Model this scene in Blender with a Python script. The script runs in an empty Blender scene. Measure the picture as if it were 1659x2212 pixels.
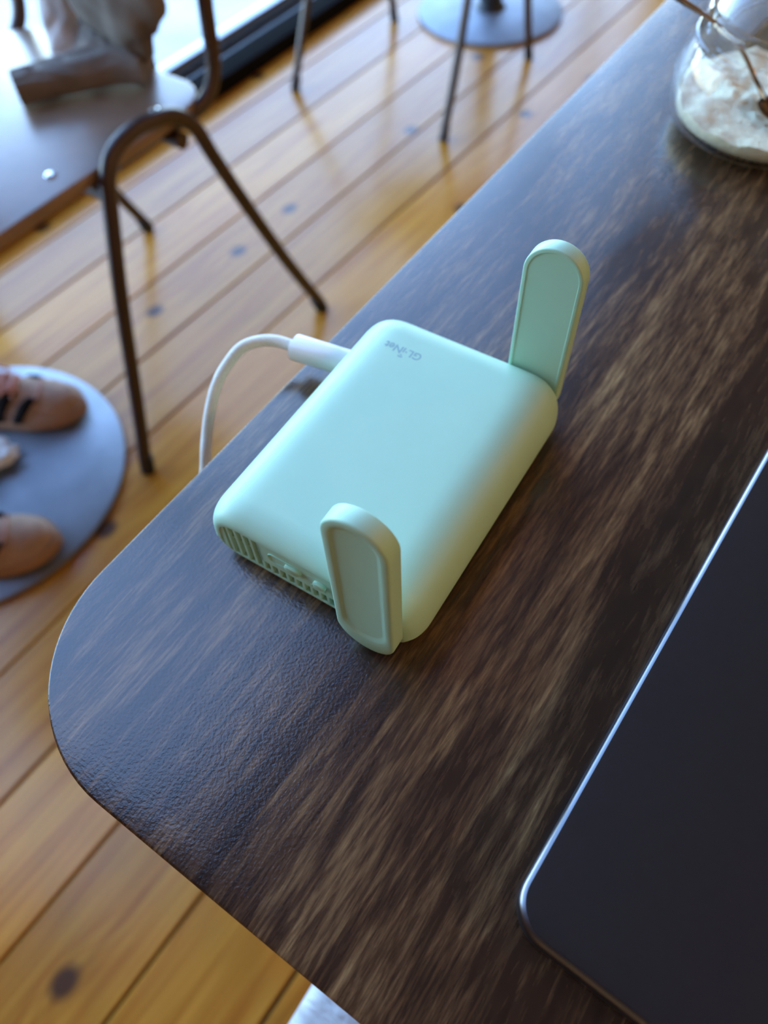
import bpy, bmesh, math, random
from mathutils import Vector, Matrix

# ------------------------------------------------------------------ camera, world, light, exposure
SC = bpy.context.scene
COL = SC.collection
TZ = 0.74                                   # height of the table top above the floor
cam_data = bpy.data.cameras.new('camera')
cam = bpy.data.objects.new('camera', cam_data)
COL.objects.link(cam)
SC.camera = cam
cam_data.sensor_fit = 'VERTICAL'
cam_data.sensor_height = 36.0
cam_data.lens = 1583.85 * 36.0 / 2212.0
cam_data.clip_start = 0.01
cam.matrix_world = Matrix(((0.82717248, -0.45661052, 0.32755538, 0.0),
                           (0.56114804, 0.70225488, -0.43812209, 0.0),
                           (-0.02997621, 0.5462096, 0.837112, 0.24 + TZ),
                           (0, 0, 0, 1)))
cam_data.dof.use_dof = True
cam_data.dof.focus_distance = 0.232
cam_data.dof.aperture_fstop = 8.0

SC.view_settings.view_transform = 'Standard'
SC.view_settings.look = 'None'
SC.view_settings.gamma = 1.0
SC.view_settings.use_curve_mapping = False
SC.view_settings.exposure = -0.9
SC.cycles.max_bounces = 10
SC.cycles.diffuse_bounces = 4
SC.cycles.glossy_bounces = 5
SC.cycles.transmission_bounces = 8
SC.cycles.transparent_max_bounces = 12
SC.cycles.sample_clamp_indirect = 6.0
SC.cycles.use_denoising = True

world = bpy.data.worlds.new('world')
SC.world = world
world.use_nodes = True
wn = world.node_tree
wn.nodes.clear()
sky = wn.nodes.new('ShaderNodeTexSky')
sky.sky_type = 'NISHITA'
sky.sun_disc = False
sky.sun_elevation = math.radians(48)
sky.sun_rotation = math.radians(100)
sky.air_density = 1.0
sky.dust_density = 0.6
sky.ozone_density = 2.5
bg = wn.nodes.new('ShaderNodeBackground')
bg.inputs['Strength'].default_value = 4.4
wo = wn.nodes.new('ShaderNodeOutputWorld')
wn.links.new(sky.outputs[0], bg.inputs[0])
wn.links.new(bg.outputs[0], wo.inputs[0])

sun_d = bpy.data.lights.new('sun', 'SUN')
sun_d.energy = 7.0
sun_d.angle = math.radians(0.6)
sun_d.color = (1.0, 0.95, 0.86)
sun = bpy.data.objects.new('sun', sun_d)
COL.objects.link(sun)
sun.rotation_euler = Vector((-0.62, 0.12, -0.75)).to_track_quat('-Z', 'Y').to_euler()

LAMP_W = 42.0                               # power of each warm pendant lamp
# room bounds
WX0 = -1.445                                # inner face of the window sill
RX1, RY0, RY1, RZ = 3.2, -2.6, 5.2, 4.6
WY0 = -0.7                                  # the glazing starts here
por_d = bpy.data.lights.new('window_portal', 'AREA')
por_d.shape = 'RECTANGLE'
por_d.size, por_d.size_y = RY1 - WY0, 4.3
por_d.cycles.is_portal = True
por = bpy.data.objects.new('window_portal', por_d)
COL.objects.link(por)
por.matrix_world = Matrix(((0, 0, -1, -1.60), (1, 0, 0, (WY0 + RY1) / 2), (0, -1, 0, 2.15), (0, 0, 0, 1)))

# ------------------------------------------------------------------ helpers
def mat(name):
    m = bpy.data.materials.new(name)
    m.use_nodes = True
    nt = m.node_tree
    b = nt.nodes['Principled BSDF']
    return m, nt, b

def N(nt, typ, **kw):
    n = nt.nodes.new(typ)
    for k, v in kw.items():
        setattr(n, k, v)
    return n

def L(nt, a, b):
    nt.links.new(a, b)

def ramp(nt, stops, interp='LINEAR'):
    n = nt.nodes.new('ShaderNodeValToRGB')
    cr = n.color_ramp
    cr.interpolation = interp
    while len(cr.elements) < len(stops):
        cr.elements.new(0.5)
    for e, (p, c) in zip(cr.elements, stops):
        e.position = p
        e.color = (*c, 1) if len(c) == 3 else c
    return n

def simple(name, col, rough=0.5, metal=0.0, spec=0.5, noise=0.06, nscale=40, bump=0.0, bscale=200, coat=0.0):
    """plain procedural material: base colour with a faint noise mottling and optional fine relief"""
    m, nt, b = mat(name)
    tc = N(nt, 'ShaderNodeTexCoord')
    nz = N(nt, 'ShaderNodeTexNoise')
    nz.inputs['Scale'].default_value = nscale
    nz.inputs['Detail'].default_value = 4
    L(nt, tc.outputs['Object'], nz.inputs['Vector'])
    lo = [max(0, c * (1 - noise)) for c in col]
    hi = [min(1, c * (1 + noise)) for c in col]
    r = ramp(nt, [(0.3, lo), (0.7, hi)])
    L(nt, nz.outputs['Fac'], r.inputs[0])
    L(nt, r.outputs[0], b.inputs['Base Color'])
    b.inputs['Roughness'].default_value = rough
    b.inputs['Metallic'].default_value = metal
    b.inputs['Specular IOR Level'].default_value = spec
    b.inputs['Coat Weight'].default_value = coat
    if bump:
        n2 = N(nt, 'ShaderNodeTexNoise')
        n2.inputs['Scale'].default_value = bscale
        n2.inputs['Detail'].default_value = 3
        L(nt, tc.outputs['Object'], n2.inputs['Vector'])
        bp = N(nt, 'ShaderNodeBump')
        bp.inputs['Strength'].default_value = 1.0
        bp.inputs['Distance'].default_value = bump
        L(nt, n2.outputs['Fac'], bp.inputs['Height'])
        L(nt, bp.outputs[0], b.inputs['Normal'])
    return m

def obj(name, verts, faces, m, parent=None, smooth=True, angle=35):
    me = bpy.data.meshes.new(name)
    me.from_pydata([tuple(v) for v in verts], [], faces)
    bm = bmesh.new()
    bm.from_mesh(me)
    bmesh.ops.recalc_face_normals(bm, faces=bm.faces)
    bm.to_mesh(me)
    bm.free()
    return link(name, me, m, parent, smooth, angle)

def link(name, me, m, parent=None, smooth=True, angle=35):
    if m is not None:
        me.materials.append(m)
    if smooth:
        me.polygons.foreach_set('use_smooth', [True] * len(me.polygons))
        try:
            me.set_sharp_from_angle(angle=math.radians(angle))
        except Exception:
            pass
    o = bpy.data.objects.new(name, me)
    COL.objects.link(o)
    if parent is not None:
        o.parent = parent
    return o

def tag(o, label=None, cat=None, group=None, kind=None):
    if label: o['label'] = label
    if cat: o['category'] = cat
    if group: o['group'] = group
    if kind: o['kind'] = kind
    return o

def thing(name, label, cat, loc=(0, 0, 0), rz=0.0, group=None):
    o = bpy.data.objects.new(name, None)
    COL.objects.link(o)
    o.empty_display_size = 0.05
    o.location = loc
    o.rotation_euler = (0, 0, rz)
    return tag(o, label, cat, group)

def copy_tree(o, parent=None):
    c = o.copy()
    COL.objects.link(c)
    c.parent = parent
    for ch in o.children:
        copy_tree(ch, c)
    return c

def box_mesh(name, x0, x1, y0, y1, z0, z1, bevel=0.0, seg=2):
    bm = bmesh.new()
    bmesh.ops.create_cube(bm, size=1.0)
    for v in bm.verts:
        v.co = Vector((x0 + (v.co.x + .5) * (x1 - x0), y0 + (v.co.y + .5) * (y1 - y0), z0 + (v.co.z + .5) * (z1 - z0)))
    if bevel:
        bmesh.ops.bevel(bm, geom=list(bm.edges), offset=bevel, segments=seg, profile=0.6, affect='EDGES')
    me = bpy.data.meshes.new(name)
    bm.to_mesh(me)
    bm.free()
    return me

def box(name, dims, m, parent=None, bevel=0.0, seg=2, smooth=True):
    return link(name, box_mesh(name, *dims, bevel, seg), m, parent, smooth)

def catmull(pts, n=8, closed=False):
    P = [Vector(p) for p in pts]
    out = []
    for i in range(len(P) - 1):
        p0 = P[max(i - 1, 0)]; p1 = P[i]; p2 = P[i + 1]; p3 = P[min(i + 2, len(P) - 1)]
        for k in range(n):
            t = k / n
            out.append(0.5 * ((2 * p1) + (p2 - p0) * t + (2 * p0 - 5 * p1 + 4 * p2 - p3) * t * t + (3 * p1 - p0 - 3 * p2 + p3) * t ** 3))
    out.append(P[-1])
    return out

def tube_geo(path, radius, seg=12, flat=1.0, up=None):
    """sweep a (possibly flattened) circle along path; radius = number or list"""
    n = len(path)
    R = radius if isinstance(radius, (list, tuple)) else [radius] * n
    V, F = [], []
    t0 = (path[1] - path[0]).normalized()
    a = Vector(up) if up else (Vector((0, 0, 1)) if abs(t0.z) < 0.9 else Vector((1, 0, 0)))
    u = (a - t0 * a.dot(t0)).normalized()
    for i in range(n):
        t = (path[min(i + 1, n - 1)] - path[max(i - 1, 0)]).normalized()
        u = (u - t * u.dot(t)).normalized()
        w = t.cross(u)
        for k in range(seg):
            an = 2 * math.pi * k / seg
            V.append(path[i] + (u * math.cos(an) * flat + w * math.sin(an)) * R[i])
    for i in range(n - 1):
        for k in range(seg):
            k2 = (k + 1) % seg
            F.append((i * seg + k, i * seg + k2, (i + 1) * seg + k2, (i + 1) * seg + k))
    F.append(tuple(range(seg))[::-1])
    F.append(tuple((n - 1) * seg + k for k in range(seg)))
    return V, F

def tube(name, pts, radius, m, parent=None, seg=12, smooth_n=8, flat=1.0, up=None):
    path = catmull(pts, smooth_n) if smooth_n > 1 else [Vector(p) for p in pts]
    if isinstance(radius, (list, tuple)):
        rr = []
        for i in range(len(path)):
            f = i / (len(path) - 1) * (len(radius) - 1)
            j = min(int(f), len(radius) - 2)
            rr.append(radius[j] + (radius[j + 1] - radius[j]) * (f - j))
        radius = rr
    V, F = tube_geo(path, radius, seg, flat, up)
    return obj(name, V, F, m, parent)

def lathe(name, prof, m, parent=None, seg=64, center=(0, 0), angle=35, gap=None):
    V, F = [], []
    cx, cy = center
    idx = []
    for r, z in prof:
        if r < 1e-6:
            idx.append([len(V)] * seg)
            V.append((cx, cy, z))
        else:
            idx.append(list(range(len(V), len(V) + seg)))
            for k in range(seg):
                a = 2 * math.pi * k / seg
                V.append((cx + r * math.cos(a), cy + r * math.sin(a), z))
    for i in range(len(prof) - 1):
        for k in range(seg):
            if gap and gap[0] < 360 * k / seg < gap[1]: continue
            k2 = (k + 1) % seg
            q = [idx[i][k], idx[i][k2], idx[i + 1][k2], idx[i + 1][k]]
            q2 = []
            for v in q:
                if v not in q2: q2.append(v)
            if len(q2) > 2: F.append(tuple(q2))
    return obj(name, V, F, m, parent, True, angle)

def loft(name, rings, m, parent=None, cap0=True, cap1=True, angle=35, closed=True):
    V, F = [], []
    n = len(rings[0])
    for r in rings: V += [tuple(p) for p in r]
    kk = n if closed else n - 1
    for i in range(len(rings) - 1):
        for k in range(kk):
            k2 = (k + 1) % n
            F.append((i * n + k, i * n + k2, (i + 1) * n + k2, (i + 1) * n + k))
    if cap0: F.append(tuple(range(n))[::-1])
    if cap1: F.append(tuple((len(rings) - 1) * n + k for k in range(n)))
    return obj(name, V, F, m, parent, True, angle)

def rrect(x0, x1, y0, y1, r, n=8, rs=None):
    rs = rs or [r] * 4
    pts = []
    for (cx, cy, a0, rr) in ((x1 - rs[0], y1 - rs[0], 0, rs[0]), (x0 + rs[1], y1 - rs[1], 90, rs[1]), (x0 + rs[2], y0 + rs[2], 180, rs[2]), (x1 - rs[3], y0 + rs[3], 270, rs[3])):
        for k in range(n + 1):
            a = math.radians(a0 + 90 * k / n)
            pts.append((cx + rr * math.cos(a), cy + rr * math.sin(a)))
    return pts

def offset2(pts, d):
    """inward offset of a counter-clockwise convex outline"""
    n = len(pts); out = []
    for i in range(n):
        a = Vector(pts[i - 1]); b = Vector(pts[i]); c = Vector(pts[(i + 1) % n])
        e1 = (b - a); e2 = (c - b)
        if e1.length < 1e-9: e1 = e2
        if e2.length < 1e-9: e2 = e1
        n1 = Vector((-e1.y, e1.x)).normalized(); n2 = Vector((-e2.y, e2.x)).normalized()
        nn = (n1 + n2)
        nn = nn / max(nn.length_squared / 2, 0.5)
        out.append(tuple(b + nn * d))
    return out

def slab(name, outline, z0, z1, m, parent=None, r=0.002, seg=4, rb=None, angle=35):
    rb = r if rb is None else rb
    rings = []
    for k in range(seg + 1):
        a = math.pi / 2 * k / seg
        o = offset2(outline, rb * (1 - math.sin(a)))
        rings.append([(x, y, z0 + rb * (1 - math.cos(a))) for x, y in o])
    for k in range(seg + 1):
        a = math.pi / 2 * k / seg
        o = offset2(outline, r * (1 - math.cos(a)))
        rings.append([(x, y, z1 - r * (1 - math.sin(a))) for x, y in o])
    return loft(name, rings, m, parent, angle=angle)

# ------------------------------------------------------------------ materials
def pine_material():
    m, nt, b = mat('varnished_pine')
    ge = N(nt, 'ShaderNodeNewGeometry')
    oi = N(nt, 'ShaderNodeObjectInfo')
    rot = N(nt, 'ShaderNodeVectorRotate', rotation_type='Z_AXIS')
    rot.inputs['Angle'].default_value = math.radians(1.64)
    L(nt, ge.outputs['Position'], rot.inputs['Vector'])
    cmb = N(nt, 'ShaderNodeCombineXYZ')
    mu = N(nt, 'ShaderNodeMath', operation='MULTIPLY'); mu.inputs[1].default_value = 37.0
    L(nt, oi.outputs['Random'], mu.inputs[0])
    L(nt, mu.outputs[0], cmb.inputs['Y']); L(nt, mu.outputs[0], cmb.inputs['Z'])
    add = N(nt, 'ShaderNodeVectorMath', operation='ADD')
    L(nt, rot.outputs[0], add.inputs[0]); L(nt, cmb.outputs[0], add.inputs[1])
    # knots
    flat = N(nt, 'ShaderNodeVectorMath', operation='MULTIPLY'); flat.inputs[1].default_value = (1, 0.8, 1)
    L(nt, add.outputs[0], flat.inputs[0])
    vo = N(nt, 'ShaderNodeTexVoronoi', voronoi_dimensions='2D')
    vo.inputs['Scale'].default_value = 4.2
    L(nt, flat.outputs[0], vo.inputs['Vector'])
    sep = N(nt, 'ShaderNodeSeparateColor'); L(nt, vo.outputs['Color'], sep.inputs[0])
    gt = N(nt, 'ShaderNodeMath', operation='GREATER_THAN'); gt.inputs[1].default_value = 0.45
    L(nt, sep.outputs[0], gt.inputs[0])
    kr = N(nt, 'ShaderNodeMapRange'); kr.inputs['From Min'].default_value = 0.085; kr.inputs['From Max'].default_value = 0.04
    L(nt, vo.outputs['Distance'], kr.inputs['Value'])
    kmask = N(nt, 'ShaderNodeMath', operation='MULTIPLY'); L(nt, kr.outputs[0], kmask.inputs[0]); L(nt, gt.outputs[0], kmask.inputs[1])
    # grain warped round the knots
    wr = N(nt, 'ShaderNodeMapRange'); wr.inputs['From Min'].default_value = 0.30; wr.inputs['From Max'].default_value = 0.0
    wr.inputs['To Max'].default_value = 0.03
    L(nt, vo.outputs['Distance'], wr.inputs['Value'])
    wm = N(nt, 'ShaderNodeMath', operation='MULTIPLY'); L(nt, wr.outputs[0], wm.inputs[0]); L(nt, gt.outputs[0], wm.inputs[1])
    cx = N(nt, 'ShaderNodeCombineXYZ'); L(nt, wm.outputs[0], cx.inputs['X'])
    ad2 = N(nt, 'ShaderNodeVectorMath', operation='ADD'); L(nt, add.outputs[0], ad2.inputs[0]); L(nt, cx.outputs[0], ad2.inputs[1])
    sc1 = N(nt, 'ShaderNodeVectorMath', operation='MULTIPLY'); sc1.inputs[1].default_value = (16, 0.9, 1)
    L(nt, ad2.outputs[0], sc1.inputs[0])
    n1 = N(nt, 'ShaderNodeTexNoise'); n1.inputs['Scale'].default_value = 1.0; n1.inputs['Detail'].default_value = 3; n1.inputs['Distortion'].default_value = 0.8
    L(nt, sc1.outputs[0], n1.inputs['Vector'])
    # growth rings from the noise iso-lines
    rg = N(nt, 'ShaderNodeMath', operation='MULTIPLY'); rg.inputs[1].default_value = 9.0; L(nt, n1.outputs['Fac'], rg.inputs[0])
    fr = N(nt, 'ShaderNodeMath', operation='PINGPONG'); fr.inputs[1].default_value = 1.0; L(nt, rg.outputs[0], fr.inputs[0])
    pw = N(nt, 'ShaderNodeMath', operation='POWER'); pw.inputs[1].default_value = 2.2; L(nt, fr.outputs[0], pw.inputs[0])
    sc2 = N(nt, 'ShaderNodeVectorMath', operation='MULTIPLY'); sc2.inputs[1].default_value = (140, 4, 1)
    L(nt, add.outputs[0], sc2.inputs[0])
    n2 = N(nt, 'ShaderNodeTexNoise'); n2.inputs['Scale'].default_value = 1.0; n2.inputs['Detail'].default_value = 4
    L(nt, sc2.outputs[0], n2.inputs['Vector'])
    base = ramp(nt, [(0.25, (0.45, 0.165, 0.014)), (0.75, (0.74, 0.345, 0.045))])
    L(nt, n2.outputs['Fac'], base.inputs[0])
    ring = N(nt, 'ShaderNodeMix', data_type='RGBA', blend_type='MULTIPLY')
    rf = N(nt, 'ShaderNodeMath', operation='MULTIPLY'); rf.inputs[1].default_value = 0.55; L(nt, pw.outputs[0], rf.inputs[0])
    L(nt, rf.outputs[0], ring.inputs['Factor']); L(nt, base.outputs[0], ring.inputs['A'])
    ring.inputs['B'].default_value = (0.70, 0.47, 0.33, 1)
    # board to board tone
    hs = N(nt, 'ShaderNodeHueSaturation')
    mr = N(nt, 'ShaderNodeMapRange'); mr.inputs['To Min'].default_value = 0.80; mr.inputs['To Max'].default_value = 1.15
    L(nt, oi.outputs['Random'], mr.inputs['Value']); L(nt, mr.outputs[0], hs.inputs['Value'])
    L(nt, ring.outputs['Result'], hs.inputs['Color'])
    km = N(nt, 'ShaderNodeMix', data_type='RGBA')
    L(nt, kmask.outputs[0], km.inputs['Factor']); L(nt, hs.outputs[0], km.inputs['A'])
    km.inputs['B'].default_value = (0.09, 0.035, 0.012, 1)
    L(nt, km.outputs['Result'], b.inputs['Base Color'])
    # varnish
    n3 = N(nt, 'ShaderNodeTexNoise'); n3.inputs['Scale'].default_value = 7; n3.inputs['Detail'].default_value = 3
    L(nt, ge.outputs['Position'], n3.inputs['Vector'])
    rr = N(nt, 'ShaderNodeMapRange'); rr.inputs['To Min'].default_value = 0.16; rr.inputs['To Max'].default_value = 0.30
    L(nt, n3.outputs['Fac'], rr.inputs['Value']); L(nt, rr.outputs[0], b.inputs['Roughness'])
    b.inputs['Specular IOR Level'].default_value = 0.52
    bp = N(nt, 'ShaderNodeBump'); bp.inputs['Strength'].default_value = 0.5; bp.inputs['Distance'].default_value = 0.0006
    n4 = N(nt, 'ShaderNodeTexNoise'); n4.inputs['Scale'].default_value = 12; n4.inputs['Detail'].default_value = 2
    L(nt, ge.outputs['Position'], n4.inputs['Vector'])
    L(nt, n4.outputs['Fac'], bp.inputs['Height']); L(nt, bp.outputs[0], b.inputs['Normal'])
    return m

def table_material():
    m, nt, b = mat('dark_stained_wood')
    tc = N(nt, 'ShaderNodeTexCoord')
    def nz(scale, detail, dist=0.0, rough=0.5):
        s = N(nt, 'ShaderNodeVectorMath', operation='MULTIPLY'); s.inputs[1].default_value = scale
        L(nt, tc.outputs['Object'], s.inputs[0])
        n = N(nt, 'ShaderNodeTexNoise'); n.inputs['Scale'].default_value = 1.0; n.inputs['Detail'].default_value = detail
        n.inputs['Distortion'].default_value = dist; n.inputs['Roughness'].default_value = rough
        L(nt, s.outputs[0], n.inputs['Vector'])
        return n
    big = nz((22, 3.6, 1), 4, 0.9, 0.6)        # broad stain patches
    mid = nz((120, 12, 1), 5, 0.9, 0.65)       # streaks
    fine = nz((800, 70, 1), 4, 0.3, 0.65)       # pores
    a1 = N(nt, 'ShaderNodeMath', operation='MULTIPLY'); a1.inputs[1].default_value = 0.55; L(nt, big.outputs['Fac'], a1.inputs[0])
    a2 = N(nt, 'ShaderNodeMath', operation='MULTIPLY_ADD'); a2.inputs[1].default_value = 0.50; L(nt, mid.outputs['Fac'], a2.inputs[0]); L(nt, a1.outputs[0], a2.inputs[2])
    a3 = N(nt, 'ShaderNodeMath', operation='MULTIPLY_ADD'); a3.inputs[1].default_value = 0.40; L(nt, fine.outputs['Fac'], a3.inputs[0]); L(nt, a2.outputs[0], a3.inputs[2])
    cr = ramp(nt, [(0.52, (0.008, 0.0045, 0.004)), (0.66, (0.026, 0.0115, 0.006)), (0.74, (0.060, 0.029, 0.0135)), (0.83, (0.150, 0.084, 0.036)), (0.96, (0.36, 0.23, 0.10))])
    L(nt, a3.outputs[0], cr.inputs[0])
    L(nt, cr.outputs[0], b.inputs['Base Color'])
    b.inputs['Roughness'].default_value = 0.2
    b.inputs['Specular IOR Level'].default_value = 0.8
    # orange-peel relief of the lacquer
    n4 = N(nt, 'ShaderNodeTexNoise'); n4.inputs['Scale'].default_value = 900; n4.inputs['Detail'].default_value = 2
    L(nt, tc.outputs['Object'], n4.inputs['Vector'])
    bp = N(nt, 'ShaderNodeBump'); bp.inputs['Strength'].default_value = 0.5; bp.inputs['Distance'].default_value = 0.00014
    L(nt, n4.outputs['Fac'], bp.inputs['Height']); L(nt, bp.outputs[0], b.inputs['Normal'])
    return m

def glass_material(name, tint=(1, 1, 1), rough=0.02, power=5.0, gain=0.9, base=0.04):
    m, nt, b = mat(name)
    nt.nodes.remove(b)
    out = nt.nodes['Material Output']
    tr = N(nt, 'ShaderNodeBsdfTransparent'); tr.inputs[0].default_value = (*tint, 1)
    gl = N(nt, 'ShaderNodeBsdfGlossy'); gl.inputs['Roughness'].default_value = rough
    lw = N(nt, 'ShaderNodeLayerWeight'); lw.inputs['Blend'].default_value = 0.5
    p5 = N(nt, 'ShaderNodeMath', operation='POWER'); p5.inputs[1].default_value = power; L(nt, lw.outputs['Facing'], p5.inputs[0])
    fm = N(nt, 'ShaderNodeMath', operation='MULTIPLY_ADD'); fm.inputs[1].default_value = gain; fm.inputs[2].default_value = base; L(nt, p5.outputs[0], fm.inputs[0])
    mx = N(nt, 'ShaderNodeMixShader')
    L(nt, fm.outputs[0], mx.inputs[0]); L(nt, tr.outputs[0], mx.inputs[1]); L(nt, gl.outputs[0], mx.inputs[2])
    L(nt, mx.outputs[0], out.inputs['Surface'])
    return m

M_PINE = pine_material()
M_TABLE = table_material()
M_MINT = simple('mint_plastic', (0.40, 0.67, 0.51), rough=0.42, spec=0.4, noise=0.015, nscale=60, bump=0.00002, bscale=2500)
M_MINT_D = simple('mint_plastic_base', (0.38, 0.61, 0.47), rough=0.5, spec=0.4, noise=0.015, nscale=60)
M_LOGO = simple('grey_print', (0.24, 0.42, 0.42), rough=0.5, noise=0.02)
M_RUBBER = simple('black_rubber', (0.012, 0.012, 0.013), rough=0.7)
M_FRAME = simple('brown_painted_steel', (0.040, 0.018, 0.012), rough=0.38, metal=0.0, noise=0.1)
M_SEAT = simple('varnished_walnut_ply', (0.190, 0.118, 0.076), rough=0.32, spec=0.9, noise=0.25, nscale=14)
M_STEEL = simple('brushed_steel', (0.29, 0.32, 0.37), rough=0.58, metal=1.0, noise=0.12, nscale=16)
M_BOLT = simple('bright_bolt', (0.75, 0.76, 0.78), rough=0.18, metal=1.0)
M_BLACK = simple('black_powder_coat', (0.014, 0.014, 0.015), rough=0.4)
M_MATTE = simple('matte_black_sill', (0.008, 0.008, 0.008), rough=0.95, spec=0.05)
M_ALU = simple('window_aluminium', (0.42, 0.45, 0.48), rough=0.3, metal=0.9)
M_LAPTOP = simple('dark_anodised_aluminium', (0.046, 0.041, 0.042), rough=0.36, metal=0.75, noise=0.03, nscale=300, bump=0.000006, bscale=6000)
M_LAPTOP_HIGHLIGHT = simple('edge_highlight_metal', (0.17, 0.175, 0.19), rough=0.28, metal=1.0, noise=0.02)  # lighter than the lid, to put the window highlight into its edge colour
M_WHITE_GLOSS = simple('glossy_white_plastic', (0.80, 0.80, 0.77), rough=0.12, noise=0.01)
M_CORD = None
M_GLASS = glass_material('clear_glass', (0.97, 0.985, 0.98), power=2.6, gain=0.75, base=0.015)
M_PANE = glass_material('window_glass', (0.96, 0.98, 0.98))
M_WALL = simple('ochre_plaster', (0.40, 0.23, 0.10), rough=0.85, noise=0.04, nscale=6)
M_CEIL = simple('timber_ceiling', (0.20, 0.125, 0.075), rough=0.7, noise=0.15, nscale=5)
M_PAVE = simple('pale_paving', (0.55, 0.56, 0.53), rough=0.85, noise=0.2, nscale=3.5)
M_SPOON = simple('bronze_spoon_steel', (0.26, 0.16, 0.10), rough=0.22, metal=1.0)
M_SUGAR = simple('white_sugar', (0.93, 0.83, 0.60), rough=0.8, noise=0.12, nscale=260, bump=0.0015, bscale=650)
M_SUEDE = simple('brown_pink_suede', (0.40, 0.265, 0.20), rough=0.85, noise=0.12, nscale=60, bump=0.0004, bscale=900)
M_SUEDE2 = simple('pink_lace', (0.62, 0.33, 0.28), rough=0.8, noise=0.1, nscale=200)
M_SOLE = simple('gum_sole', (0.36, 0.20, 0.115), rough=0.6, noise=0.08)
M_STRIPE = simple('black_leather', (0.010, 0.009, 0.010), rough=0.9, spec=0.1)
M_FABRIC = simple('taupe_grey_cloth', (0.150, 0.128, 0.112), rough=0.9, noise=0.2, nscale=30, bump=0.0008, bscale=300)
M_FABRIC_L = simple('light_grey_cloth', (0.52, 0.50, 0.51), rough=0.9, noise=0.15, nscale=30, bump=0.0008, bscale=300)
M_TISSUE = simple('white_tissue', (0.92, 0.94, 0.94), rough=0.6, noise=0.04)

def cord_material():
    m, nt, b = mat('white_braided_cord')
    tc = N(nt, 'ShaderNodeTexCoord')
    vo = N(nt, 'ShaderNodeTexVoronoi'); vo.inputs['Scale'].default_value = 1500
    L(nt, tc.outputs['Object'], vo.inputs['Vector'])
    r = ramp(nt, [(0.0, (0.66, 0.66, 0.59)), (0.6, (0.82, 0.82, 0.74))])
    L(nt, vo.outputs['Distance'], r.inputs[0]); L(nt, r.outputs[0], b.inputs['Base Color'])
    bp = N(nt, 'ShaderNodeBump'); bp.inputs['Distance'].default_value = 0.0002
    L(nt, vo.outputs['Distance'], bp.inputs['Height']); L(nt, bp.outputs[0], b.inputs['Normal'])
    b.inputs['Roughness'].default_value = 0.7
    return m
M_CORD = cord_material()

def wrinkled_white():
    m, nt, b = mat('white_crinkled_fabric')
    tc = N(nt, 'ShaderNodeTexCoord')
    s = N(nt, 'ShaderNodeVectorMath', operation='MULTIPLY'); s.inputs[1].default_value = (30, 110, 30)
    L(nt, tc.outputs['Object'], s.inputs[0])
    n = N(nt, 'ShaderNodeTexNoise'); n.inputs['Scale'].default_value = 1.0; n.inputs['Detail'].default_value = 4; n.inputs['Distortion'].default_value = 0.9
    L(nt, s.outputs[0], n.inputs['Vector'])
    r = ramp(nt, [(0.3, (0.46, 0.48, 0.50)), (0.7, (0.60, 0.62, 0.63))])
    L(nt, n.outputs['Fac'], r.inputs[0]); L(nt, r.outputs[0], b.inputs['Base Color'])
    bp = N(nt, 'ShaderNodeBump'); bp.inputs['Distance'].default_value = 0.006
    L(nt, n.outputs['Fac'], bp.inputs['Height']); L(nt, bp.outputs[0], b.inputs['Normal'])
    b.inputs['Roughness'].default_value = 0.6
    return m
M_WRINK = wrinkled_white()

# ------------------------------------------------------------------ setting: floor, walls, ceiling, window, outside
rng = random.Random(7)
subfloor = tag(box('floor', (WX0 - .16, RX1, RY0, RY1, -0.06, -0.012), M_BLACK), kind='structure')
PY = math.radians(-1.64)                     # boards lie a little askew to the table
pd = Vector((math.sin(math.radians(1.64)), math.cos(math.radians(1.64)), 0))
pp = Vector((pd.y, -pd.x, 0))
PITCH, GAP = 0.1425, 0.0045
k = -10
while True:
    off = -0.115 + PITCH * k
    if off > 3.05: break
    ctr = off + PITCH / 2
    y = RY0 + 0.1 + rng.random() * 0.4
    joints = [RY0 + 0.02]
    yy = RY0 + rng.uniform(0.6, 1.4)
    while yy < RY1 - 0.6:
        if not (0.15 < yy < 2.6 and k < 0) : joints.append(yy)
        yy += rng.uniform(2.2, 3.4)
    joints.append(RY1 - 0.02)
    for a, b2 in zip(joints[:-1], joints[1:]):
        ln = b2 - a - 0.002
        me = box_mesh('plank', -(PITCH - GAP) / 2, (PITCH - GAP) / 2, -ln / 2, ln / 2, -0.012, 0.0, 0.0012, 1)
        o = link('plank', me, M_PINE, subfloor, True, 25)
        c = pp * ctr + pd * ((a + b2) / 2)
        o.location = (c.x, c.y, 0)
        o.rotation_euler = (0, 0, PY)
    k += 1

tag(box('ceiling', (-1.64, RX1, RY0, RY1, RZ, RZ + 0.1), M_CEIL), kind='structure')
tag(box('wall_right', (RX1, RX1 + .1, RY0, RY1, -0.06, RZ), M_WALL), kind='structure')
tag(box('wall_back', (-1.64, RX1, RY0 - .1, RY0, -0.06, RZ), M_WALL), kind='structure')
tag(box('wall_far', (-1.64, RX1, RY1, RY1 + .1, -0.06, RZ), M_WALL), kind='structure')
tag(box('wall_window_head', (-1.66, WX0, RY0, RY1, 4.3, RZ), M_WALL), kind='structure')

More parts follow.
